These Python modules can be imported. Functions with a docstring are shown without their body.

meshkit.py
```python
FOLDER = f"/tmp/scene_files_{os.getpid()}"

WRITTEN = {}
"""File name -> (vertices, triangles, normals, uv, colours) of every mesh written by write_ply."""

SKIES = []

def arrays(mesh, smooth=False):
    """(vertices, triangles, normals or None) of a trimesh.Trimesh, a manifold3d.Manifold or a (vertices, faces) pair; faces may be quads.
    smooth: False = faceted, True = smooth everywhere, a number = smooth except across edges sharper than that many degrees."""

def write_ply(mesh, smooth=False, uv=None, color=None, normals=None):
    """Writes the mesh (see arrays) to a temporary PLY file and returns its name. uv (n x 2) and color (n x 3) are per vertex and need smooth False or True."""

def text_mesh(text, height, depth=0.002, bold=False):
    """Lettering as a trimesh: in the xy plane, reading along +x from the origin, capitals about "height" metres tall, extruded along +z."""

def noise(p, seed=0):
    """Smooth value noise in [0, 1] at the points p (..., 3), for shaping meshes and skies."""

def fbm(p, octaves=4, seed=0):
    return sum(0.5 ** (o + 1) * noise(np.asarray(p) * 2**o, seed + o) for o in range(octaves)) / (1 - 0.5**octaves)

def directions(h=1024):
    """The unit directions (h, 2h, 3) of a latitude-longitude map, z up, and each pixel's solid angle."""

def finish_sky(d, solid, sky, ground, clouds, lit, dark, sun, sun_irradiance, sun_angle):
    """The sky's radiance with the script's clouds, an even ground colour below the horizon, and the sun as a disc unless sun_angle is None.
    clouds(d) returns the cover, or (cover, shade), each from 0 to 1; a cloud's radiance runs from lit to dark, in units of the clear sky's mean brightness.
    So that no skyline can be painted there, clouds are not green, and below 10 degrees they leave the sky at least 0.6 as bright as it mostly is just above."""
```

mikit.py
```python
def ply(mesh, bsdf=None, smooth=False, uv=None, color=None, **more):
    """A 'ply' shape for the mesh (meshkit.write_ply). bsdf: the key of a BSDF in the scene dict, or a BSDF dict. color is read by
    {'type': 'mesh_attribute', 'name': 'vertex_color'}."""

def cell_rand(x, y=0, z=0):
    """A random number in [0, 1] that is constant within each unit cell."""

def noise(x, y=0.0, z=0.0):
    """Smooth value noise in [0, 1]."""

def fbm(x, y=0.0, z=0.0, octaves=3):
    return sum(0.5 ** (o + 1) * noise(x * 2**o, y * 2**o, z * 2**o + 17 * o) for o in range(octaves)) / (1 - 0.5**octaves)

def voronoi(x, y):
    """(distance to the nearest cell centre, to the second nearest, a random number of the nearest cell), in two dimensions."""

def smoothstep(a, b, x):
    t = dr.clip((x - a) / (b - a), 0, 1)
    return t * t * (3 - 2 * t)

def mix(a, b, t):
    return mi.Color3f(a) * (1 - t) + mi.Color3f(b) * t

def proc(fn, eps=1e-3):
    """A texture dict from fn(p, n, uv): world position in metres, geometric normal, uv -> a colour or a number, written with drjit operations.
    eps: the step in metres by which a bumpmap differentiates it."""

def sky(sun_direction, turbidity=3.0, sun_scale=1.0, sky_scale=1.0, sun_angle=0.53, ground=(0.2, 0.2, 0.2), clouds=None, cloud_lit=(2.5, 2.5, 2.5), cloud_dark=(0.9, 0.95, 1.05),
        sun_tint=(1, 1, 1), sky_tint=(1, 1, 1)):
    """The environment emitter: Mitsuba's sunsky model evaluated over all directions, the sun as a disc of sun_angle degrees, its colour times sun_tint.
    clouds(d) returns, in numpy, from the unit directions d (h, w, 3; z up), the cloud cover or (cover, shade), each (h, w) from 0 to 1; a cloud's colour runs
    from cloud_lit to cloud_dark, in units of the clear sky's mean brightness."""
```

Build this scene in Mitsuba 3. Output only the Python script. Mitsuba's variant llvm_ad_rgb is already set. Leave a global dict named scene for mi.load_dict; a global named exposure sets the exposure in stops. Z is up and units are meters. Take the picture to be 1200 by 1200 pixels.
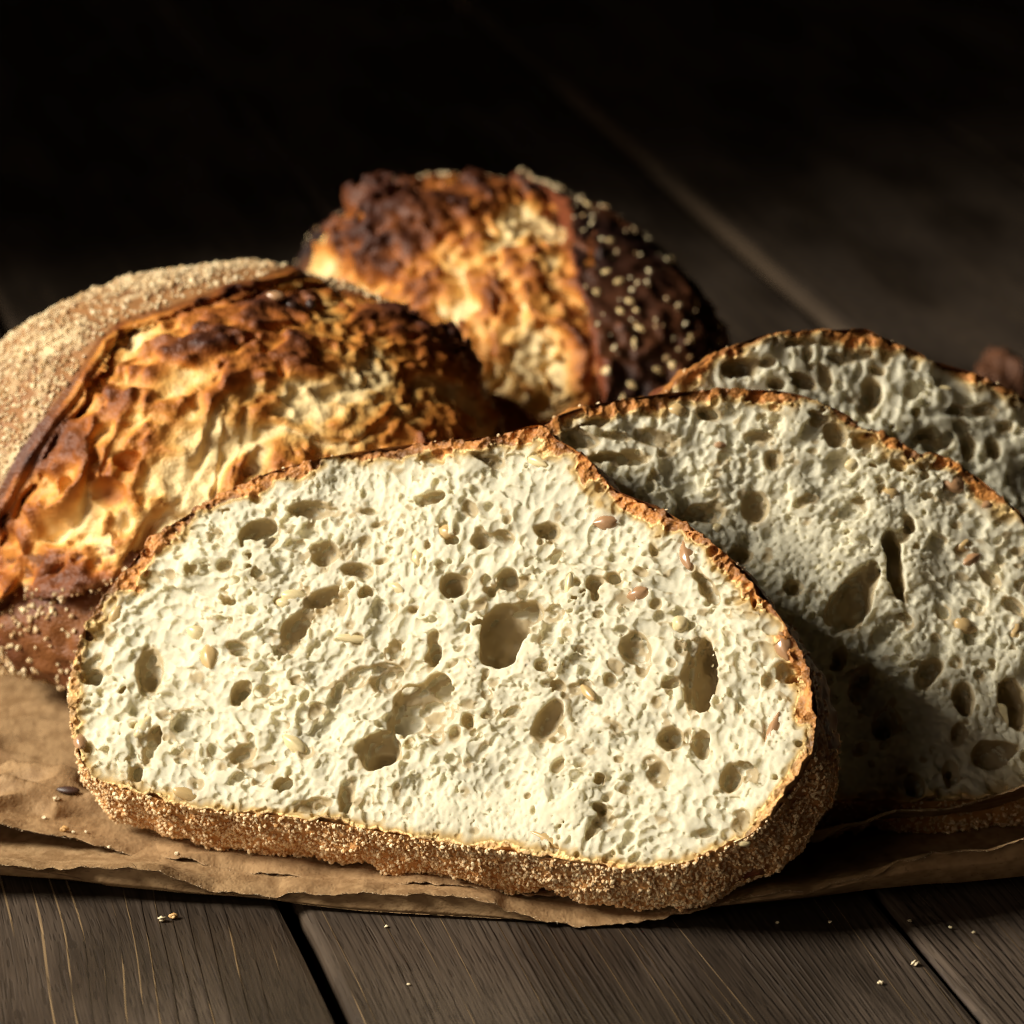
import math
import numpy as np
import trimesh
import mitsuba as mi
import drjit as dr
import mikit
from mikit import noise, fbm, smoothstep, mix

T = mi.ScalarTransform4f
scene, labels = {}, {}
exposure = 0.0

# ------------------------------------------------------------------ camera
PITCH, FOV, DIST = math.radians(20.0), 14.685, 1.06
fwd = np.array([0, math.cos(PITCH), -math.sin(PITCH)])
target = np.array([0, 0, 0.045])
eye = target - fwd * DIST
scene['camera'] = {'type': 'thinlens', 'fov': FOV, 'near_clip': 0.05, 'far_clip': 20.0,
                   'aperture_radius': 0.0046, 'focus_distance': 0.925,
                   'to_world': T().look_at(origin=eye.tolist(), target=target.tolist(), up=[0, 0, 1])}

# ------------------------------------------------------------------ light: one hard lamp head on the left, an added, unseen fill panel front left
LAMP_DIR = np.array([-0.80, -0.17, 0.56]); LAMP_DIR = LAMP_DIR / np.linalg.norm(LAMP_DIR)
LAMP_AT = np.array([-0.05, -0.09, 0.04])
LAMP_POS = LAMP_AT + 1.5 * LAMP_DIR
KEY, FILL = 16.4, 0.28
_a = np.cross(LAMP_DIR, [0, 0, 1.0]); _a /= np.linalg.norm(_a); _b = np.cross(LAMP_DIR, _a)
for _k in range(37):                                            # bulbs in three rings
    _o = 0.0 if _k == 0 else 0.075 if _k < 7 else 0.150 if _k < 19 else 0.225
    _t = _k * math.pi / 3 if _k < 7 else (_k + 0.5) * math.pi / 6 if _k < 19 else (_k + 0.25) * math.pi / 9
    _p = LAMP_POS + _o * (math.cos(_t) * _a + math.sin(_t) * _b)
    scene['lamp_bulb' if _k == 0 else 'lamp_bulb_%03d' % _k] = {
        'type': 'spot', 'cutoff_angle': 18.5, 'beam_width': 8.5,
        'intensity': {'type': 'rgb', 'value': [KEY / 37 * 1.0, KEY / 37 * 0.94, KEY / 37 * 0.81]},
        'to_world': T().look_at(origin=_p.tolist(), target=LAMP_AT.tolist(), up=[0, 0, 1])}
scene['fill_panel'] = {'type': 'rectangle', 'to_world': T().look_at(origin=[-1.3, -1.6, 0.8], target=[0, -0.1, 0.05], up=[0, 0, 1]) @ T().scale([0.5, 0.4, 1]),  # added fill light, lifts the crusts the lamp leaves dark
                           'emitter': {'type': 'area', 'radiance': {'type': 'rgb', 'value': [FILL * 1.0 * 10, FILL * 0.83 * 10, FILL * 0.64 * 10]}}}
labels['fill_panel'] = {'label': 'dim soft fill panel, added out of view left of the camera', 'category': 'fill_light', 'kind': 'structure'}

# ------------------------------------------------------------------ materials
VC = {'type': 'mesh_attribute', 'name': 'vertex_color'}


def twosided(d):
    return {'type': 'twosided', 'bsdf': d}


def bumped(d, fn, scale, eps):
    return {'type': 'bumpmap', 'arbitrary': mikit.proc(fn, eps), 'scale': scale, 'bsdf': d}


def wood_grain(p, k=0.0):
    """coordinates along and across the boards, with wandering grain"""
    a = p.x * -0.2561 + p.y * 0.9666
    c = p.x * 0.9666 + p.y * 0.2561
    board = dr.floor((c + 0.0885) / 0.1363)
    w = fbm(a * 9 + board * 7.3, c * 30, 3.0 + board, 2) - 0.5
    return a, c + w * dr.select(board < 0, 0.012, 0.0045), board


def wood_rings(a, c, board):
    """growth rings cut lengthwise: (phase from 0 to 1 within a ring, ring strength)"""
    wide = dr.select(board < 0, 270.0, 430.0)
    r = c * wide + 5.5 * noise(c * 24 + board, a * 3.2, board) + 0.6 * noise(c * 110, a * 4.0, 2.0 + board)
    return r - dr.floor(r), smoothstep(0.25, 0.75, noise(c * 85, a * 6, board))


def wood_height(p, n, uv):
    a, c, board = wood_grain(p)
    ph, st = wood_rings(a, c, board)
    late = smoothstep(0.55, 0.86, ph) * (1 - smoothstep(0.93, 1.0, ph))
    fibre = noise(c * 2800, a * 90, 9.0)
    pits = smoothstep(0.70, 0.80, noise(c * 2600, a * 190, 12.0))
    return late * (0.15 + 0.7 * st) + fibre * 0.25 - pits * 0.3


def wood_color(p, n, uv):
    a, c, board = wood_grain(p)
    ph, st = wood_rings(a, c, board)
    late = smoothstep(0.50, 0.86, ph) * (1 - smoothstep(0.94, 1.0, ph))
    speck = noise(c * 3000, a * 120, 8.0)
    tone = mikit.cell_rand(board, 3.0, 1.0)
    cloud = fbm(a * 16, c * 40, 2.0, 3)
    col = mix((0.030, 0.022, 0.016), (0.072, 0.056, 0.044), smoothstep(0.3, 0.7, cloud))
    col = mix(col, (0.014, 0.009, 0.006), late * (0.05 + 0.45 * st * smoothstep(0.35, 0.65, cloud) * 1.6))
    col = col * (0.72 + 0.56 * speck)
    pits = smoothstep(0.70, 0.80, noise(c * 2600, a * 190, 12.0))
    col = mix(col, (0.010, 0.007, 0.005), pits * 0.35)
    fr = (c + 0.0885) / 0.1363 - board
    worn = smoothstep(0.045, 0.015, fr) + smoothstep(0.985, 0.996, fr) * 0.7
    col = mix(col, (0.17, 0.125, 0.085), worn * dr.select(dr.abs(board - 2) < 0.5, 0.6, 0.2) * noise(a * 14, 3.0, 1.0))  # edge wear; on the raised board also its lit bevel, painted in
    line = smoothstep(0.86, 0.92, ph) * (1 - smoothstep(0.97, 1.0, ph)) * smoothstep(0.56, 0.72, noise(a * 16 + dr.floor(ph + c * 430) * 3.1, c * 60, 4.0))
    col = mix(col, (0.26, 0.185, 0.105), line * 0.8)
    return col * mi.Color3f(0.95, 0.88, 0.81) * (0.85 + 0.3 * tone)


scene['wood'] = twosided(bumped({'type': 'principled', 'base_color': mikit.proc(wood_color), 'roughness': 0.50, 'specular': 0.35}, wood_height, 0.00024, 0.00010))


def crumb_fine(p, n, uv):
    return noise(p.x * 3600, p.y * 3600, p.z * 3600) * 0.6 + noise(p.x * 1900, p.y * 1900, p.z * 1900)


scene['crumb'] = {'type': 'principledthin', 'base_color': VC, 'roughness': 0.34, 'spec_trans': 0.0, 'diff_trans': 1.0, 'eta': 1.4}
scene['dough'] = {'type': 'homogeneous', 'albedo': {'type': 'rgb', 'value': [0.97, 0.935, 0.81]}, 'sigma_t': 800.0, 'phase': {'type': 'isotropic'}}
scene['crumb_cap'] = twosided({'type': 'diffuse', 'reflectance': VC})
scene['crust'] = twosided(bumped({'type': 'principled', 'base_color': VC, 'roughness': 0.52, 'specular': 0.35}, crumb_fine, 0.00024, 0.00008))
scene['grain'] = twosided({'type': 'principled', 'base_color': VC, 'roughness': 0.5, 'specular': 0.4})
scene['torn_paper'] = twosided({'type': 'diffuse', 'reflectance': {'type': 'rgb', 'value': [0.50, 0.38, 0.25]}})
scene['seed_pale'] = twosided({'type': 'principled', 'base_color': {'type': 'rgb', 'value': [0.62, 0.50, 0.27]}, 'roughness': 0.3, 'specular': 0.5})
scene['seed_tan'] = twosided({'type': 'principled', 'base_color': {'type': 'rgb', 'value': [0.50, 0.34, 0.15]}, 'roughness': 0.3, 'specular': 0.5})
scene['seed_brown'] = twosided({'type': 'principled', 'base_color': {'type': 'rgb', 'value': [0.36, 0.20, 0.10]}, 'roughness': 0.25, 'specular': 0.6})
scene['seed_dark'] = twosided({'type': 'principled', 'base_color': {'type': 'rgb', 'value': [0.035, 0.012, 0.006]}, 'roughness': 0.5, 'specular': 0.6})
scene['sesame'] = twosided({'type': 'principled', 'base_color': {'type': 'rgb', 'value': [0.66, 0.47, 0.22]}, 'roughness': 0.35, 'specular': 0.5})


def paper_height(p, n, uv):
    return fbm(p.x * 900, p.y * 500, p.z * 900, 3) + 0.5 * noise(p.x * 2600, p.y * 900, p.z * 2600)


def paper_color(p, n, uv):
    f = fbm(p.x * 420, p.y * 260, p.z * 420, 3)
    sp = smoothstep(0.78, 0.9, noise(p.x * 1500, p.y * 1200, p.z * 1500))
    col = mix((0.215, 0.125, 0.056), (0.33, 0.207, 0.102), smoothstep(0.25, 0.75, f))
    st = smoothstep(0.55, 0.75, fbm(p.x * 45, p.y * 45, 2.0, 3))
    col = mix(col, (0.18, 0.10, 0.045), st * 0.5)
    return mix(col, (0.13, 0.07, 0.03), sp * 0.45)


scene['paper'] = twosided(bumped({'type': 'principled', 'base_color': mikit.proc(paper_color), 'roughness': 0.7, 'specular': 0.2}, paper_height, 0.00020, 0.00015))

# ------------------------------------------------------------------ helpers


def numbered(name):
    if name not in scene and name not in labels:
        return name
    k = 1
    while '%s_%03d' % (name, k) in scene or '%s_%03d' % (name, k) in labels:
        k += 1
    return '%s_%03d' % (name, k)


def thing(name, label, category, group=None, kind=None):
    key = numbered(name)
    labels[key] = {'label': label, 'category': category}
    if group:
        labels[key]['group'] = group
    if kind:
        labels[key]['kind'] = kind
    return key


def part(parent, name, shape, **lab):
    key = numbered(parent + '__' + name)
    scene[key] = shape
    if lab:
        labels[key] = lab
    return key


def bweights(n, m, step, off):
    """(n x m) cubic B-spline weights: sample i sits at i * step + off + 1 in a lattice of m values"""
    x = np.arange(n) * step + off + 1.0
    i = np.floor(x).astype(int); t = x - i
    w = np.stack([(1 - t) ** 3, 3 * t ** 3 - 6 * t ** 2 + 4, -3 * t ** 3 + 3 * t ** 2 + 3 * t + 1, t ** 3], 1) / 6.0
    M = np.zeros((n, m), np.float32)
    for k in range(4):
        M[np.arange(n), np.clip(i - 1 + k, 0, m - 1)] += w[:, k]
    return M


def lattice(shape, h, scale, seed):
    """smooth noise of unit variance on a regular grid; scale in mm, one or per axis"""
    rng = np.random.default_rng(seed)
    scale = np.broadcast_to(np.asarray(scale, float), (len(shape),))
    m = [int(math.ceil(n * h / s)) + 4 for n, s in zip(shape, scale)]
    g = rng.standard_normal(m).astype(np.float32)
    off = rng.random(len(shape))
    for ax, n in enumerate(shape):
        M = bweights(n, m[ax], h / scale[ax], off[ax])
        g = np.moveaxis(np.tensordot(M, g, (1, ax)), 0, ax)
    g = np.ascontiguousarray(g)
    return g / max(float(g.std()), 1e-6)


def ridge(a):
    return 1.0 - np.minimum(np.abs(a) * 1.25, 2.0)


def surface_nets(F):
    S = F > 0
    n0, n1, n2 = F.shape
    cnt = np.zeros((n0 - 1, n1 - 1, n2 - 1), np.uint8)
    for a in (0, 1):
        for b in (0, 1):
            for c in (0, 1):
                cnt += S[a:n0 - 1 + a, b:n1 - 1 + b, c:n2 - 1 + c]
    act = (cnt > 0) & (cnt < 8)
    del cnt
    I = np.stack(np.nonzero(act), 1)
    ids = np.full(act.shape, -1, np.int32)
    ids[act] = np.arange(len(I), dtype=np.int32)
    V = {}
    for a in (0, 1):
        for b in (0, 1):
            for c in (0, 1):
                V[a, b, c] = F[I[:, 0] + a, I[:, 1] + b, I[:, 2] + c]
    acc = np.zeros((len(I), 3), np.float32); num = np.zeros(len(I), np.float32)
    for ax in range(3):
        for p in (0, 1):
            for q in (0, 1):
                lo = [p, q]; lo.insert(ax, 0); hi = [p, q]; hi.insert(ax, 1)
                v0, v1 = V[tuple(lo)], V[tuple(hi)]
                cr = (v0 > 0) != (v1 > 0)
                t = np.where(cr, v0 / np.where(cr, v0 - v1, 1), 0)
                pos = np.tile(np.array(lo, np.float32), (len(I), 1)); pos[:, ax] = t
                acc += pos * cr[:, None]; num += cr
    vert = I + acc / num[:, None]
    quads = []
    for ax in range(3):
        s0 = [slice(1, -1)] * 3; s1 = [slice(1, -1)] * 3
        s0[ax] = slice(0, -1); s1[ax] = slice(1, None)
        A, B = S[tuple(s0)], S[tuple(s1)]
        ch = A != B
        J = np.stack(np.nonzero(ch), 1)
        out = A[ch]
        off = np.ones(3, int); off[ax] = 0
        J = J + off
        b, c = (ax + 1) % 3, (ax + 2) % 3
        q = []
        for db, dc in ((-1, -1), (0, -1), (0, 0), (-1, 0)):
            K = J.copy(); K[:, b] += db; K[:, c] += dc
            q.append(ids[K[:, 0], K[:, 1], K[:, 2]])
        q = np.stack(q, 1)
        q[~out] = q[~out][:, ::-1]
        quads.append(q)
    quads = np.vstack(quads)
    quads = quads[(quads >= 0).all(1)]
    return vert, quads


def tris(q):
    return np.vstack([q[:, [0, 1, 2]], q[:, [0, 2, 3]]])


def submesh(v, f, keep, col):
    f = f[keep]
    used = np.unique(f)
    m = np.full(len(v), -1, np.int64); m[used] = np.arange(len(used))
    return (v[used], m[f]), col[used]


def sample(vol, I):
    """trilinear sample of a grid at index positions"""
    from scipy.ndimage import map_coordinates
    return map_coordinates(vol, I.T, order=1, mode='nearest')


def polygon_sdf(poly, X, Y):
    """signed distance (positive inside) to a closed polygon at the grid X x Y"""
    P = np.asarray(poly, float); Q = np.roll(P, -1, 0)
    gx, gy = np.meshgrid(X, Y, indexing='ij')
    d = np.full(gx.shape, 1e9, np.float32); ins = np.zeros(gx.shape, bool)
    for (ax, ay), (bx, by) in zip(P, Q):
        ex, ey = bx - ax, by - ay
        t = np.clip(((gx - ax) * ex + (gy - ay) * ey) / (ex * ex + ey * ey + 1e-12), 0, 1)
        d = np.minimum(d, (gx - ax - t * ex) ** 2 + (gy - ay - t * ey) ** 2)
        if ay != by:
            c = (ay > gy) != (by > gy)
            ins ^= c & (gx < (bx - ax) * (gy - ay) / (by - ay) + ax)
    d = np.sqrt(d).astype(np.float32)
    return np.where(ins, d, -d)


def smooth_closed(poly, step):
    """the closed polygon resampled at about step, its corners rounded"""
    from scipy.ndimage import gaussian_filter1d
    P = np.asarray(poly, float); P = np.vstack([P, P[:1]])
    s = np.r_[0, np.cumsum(np.linalg.norm(np.diff(P, axis=0), axis=1))]
    n = int(s[-1] / step)
    t = np.linspace(0, s[-1], n, endpoint=False)
    R = np.stack([np.interp(t, s, P[:, k]) for k in range(2)], 1)
    return np.stack([gaussian_filter1d(R[:, k], 1.3 / step, mode='wrap') for k in range(2)], 1)


ICO = trimesh.creation.icosahedron()
ICO_V, ICO_F = np.array(ICO.vertices), np.array(ICO.faces)
BALL = trimesh.creation.icosphere(2)
BALL_V, BALL_F = np.array(BALL.vertices), np.array(BALL.faces)


def grains(points, normals, radius, colors, seed, sink=0.15, jitter=0.28):
    """many little flour and semolina grains, one mesh"""
    rng = np.random.default_rng(seed)
    n = len(points)
    sc = radius[:, None, None] * (1 + jitter * rng.standard_normal((n, 12, 1))) * (0.8 + 0.45 * rng.random((n, 1, 3)))
    v = ICO_V[None] * np.clip(sc, radius[:, None, None] * 0.45, None)
    q = rng.standard_normal((n, 4)); q /= np.linalg.norm(q, axis=1, keepdims=True)
    from scipy.spatial.transform import Rotation
    R = Rotation.from_quat(q).as_matrix()
    v = np.einsum('nij,nkj->nki', R, v) + (points + normals * (radius * (1 - sink))[:, None] * 0.6)[:, None]
    f = (ICO_F[None] + 12 * np.arange(n)[:, None, None]).reshape(-1, 3)
    return (v.reshape(-1, 3), f), np.repeat(colors, 12, 0)


def scatter(v, f, weight, density, rng):
    """random points on the triangles; weight per triangle, density per square mm"""
    a, b, c = v[f[:, 0]], v[f[:, 1]], v[f[:, 2]]
    nr = np.cross(b - a, c - a); area = np.linalg.norm(nr, axis=1) / 2
    w = area * weight
    n = int(w.sum() * density)
    k = rng.choice(len(f), n, p=w / w.sum())
    s = np.sqrt(rng.random(n))[:, None]; t = rng.random(n)[:, None]
    p = a[k] * (1 - s) + b[k] * s * (1 - t) + c[k] * s * t
    return p, nr[k] / np.maximum(2 * area[k], 1e-12)[:, None], k


def blend(a, b, t):
    t = np.clip(t, 0, 1)[:, None]
    return np.asarray(a) * (1 - t) + np.asarray(b) * t


def sstep(a, b, x):
    t = np.clip((x - a) / (b - a), 0, 1)
    return t * t * (3 - 2 * t)


def seed_mesh(L, W, H, pointy=0.35, ridge_h=0.0):
    v = BALL_V.copy()
    taper = 1 - pointy * np.clip(v[:, 0], 0, 1) ** 1.5
    out = np.stack([v[:, 0] * L, v[:, 1] * W * taper, v[:, 2] * H * taper], 1)
    out[:, 2] += ridge_h * H * np.exp(-(out[:, 1] / (0.25 * W)) ** 2) * (v[:, 2] > 0)
    return out, BALL_F

# ------------------------------------------------------------------ measured outlines, in mm
LOW = [(-132.5,-145.7,11.3), (-120.4,-146.1,10.4), (-110.4,-146.6,8.9), (-100.3,-147.1,9.5), (-90.2,-147.7,10.0), (-82.7,-148.1,9.4), (-78.8,-148.4,7.3), (-70.2,-148.9,4.2), (-62.7,-149.9,4.3), (-55.1,-151.0,3.7), (-53.0,-151.2,4.9), (-48.6,-151.8,5.4), (-41.9,-152.8,5.2), (-34.9,-153.7,6.7), (-29.9,-154.4,6.0), (-23.5,-155.3,6.8), (-13.3,-156.5,6.7), (-4.0,-157.6,5.5), (-1.4,-157.9,3.7), (6.6,-159.0,2.0), (16.5,-160.5,0.6), (27.8,-160.4,1.6), (39.7,-160.1,4.1), (49.5,-159.8,6.6), (61.1,-158.1,8.6), (69.9,-156.8,8.2), (76.9,-155.7,9.9), (84.5,-154.8,11.4), (90.2,-154.2,14.4), (96.0,-153.5,15.6), (105.4,-152.5,16.5), (111.3,-151.9,16.2), (119.4,-151.0,18.8), (131.4,-149.8,22.2)]
LIP = [(-132.7,-144.7,10.0), (-120.6,-145.1,8.8), (-105.5,-145.8,6.7), (-95.5,-146.3,4.3), (-83.0,-147.1,3.6), (-70.3,-147.9,2.6), (-56.1,-149.8,2.2), (-36.0,-152.6,0.9), (-10.0,-155.9,0.9), (0.0,-157.0,0.8), (16.5,-159.5,-0.4), (49.6,-158.8,5.4), (68.8,-155.9,6.7), (84.6,-153.8,9.8), (98.1,-152.3,11.3), (105.1,-151.6,11.2), (119.8,-150.0,13.1), (131.9,-148.8,14.5)]
UPP = [(-136.0,-119.6,10.7), (-123.6,-120.0,8.6), (-118.5,-120.4,6.8), (-110.8,-121.5,6.2), (-102.9,-122.6,4.9), (-95.2,-124.5,3.5), (-87.2,-126.9,1.9), (-84.6,-127.7,2.7), (-79.4,-129.3,4.1), (-76.6,-130.1,3.8), (-71.5,-131.7,2.5), (-63.7,-134.5,2.1), (-58.5,-136.4,3.0), (-50.6,-139.4,3.3), (-45.5,-140.7,2.5), (-35.3,-143.1,3.5), (-28.8,-144.7,4.2), (-22.1,-146.2,5.4), (-12.1,-147.1,4.9), (8.0,-148.1,2.7), (28.1,-147.6,2.5), (46.3,-145.3,5.8), (60.4,-142.2,9.9), (66.3,-141.2,13.2), (72.8,-140.1,13.6), (78.7,-139.2,15.8), (83.3,-138.5,16.6), (88.1,-137.9,19.0), (91.6,-137.5,19.7), (103.4,-136.0,19.5), (112.4,-134.9,21.6), (121.3,-133.8,24.7), (133.4,-132.8,27.7)]
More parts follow.
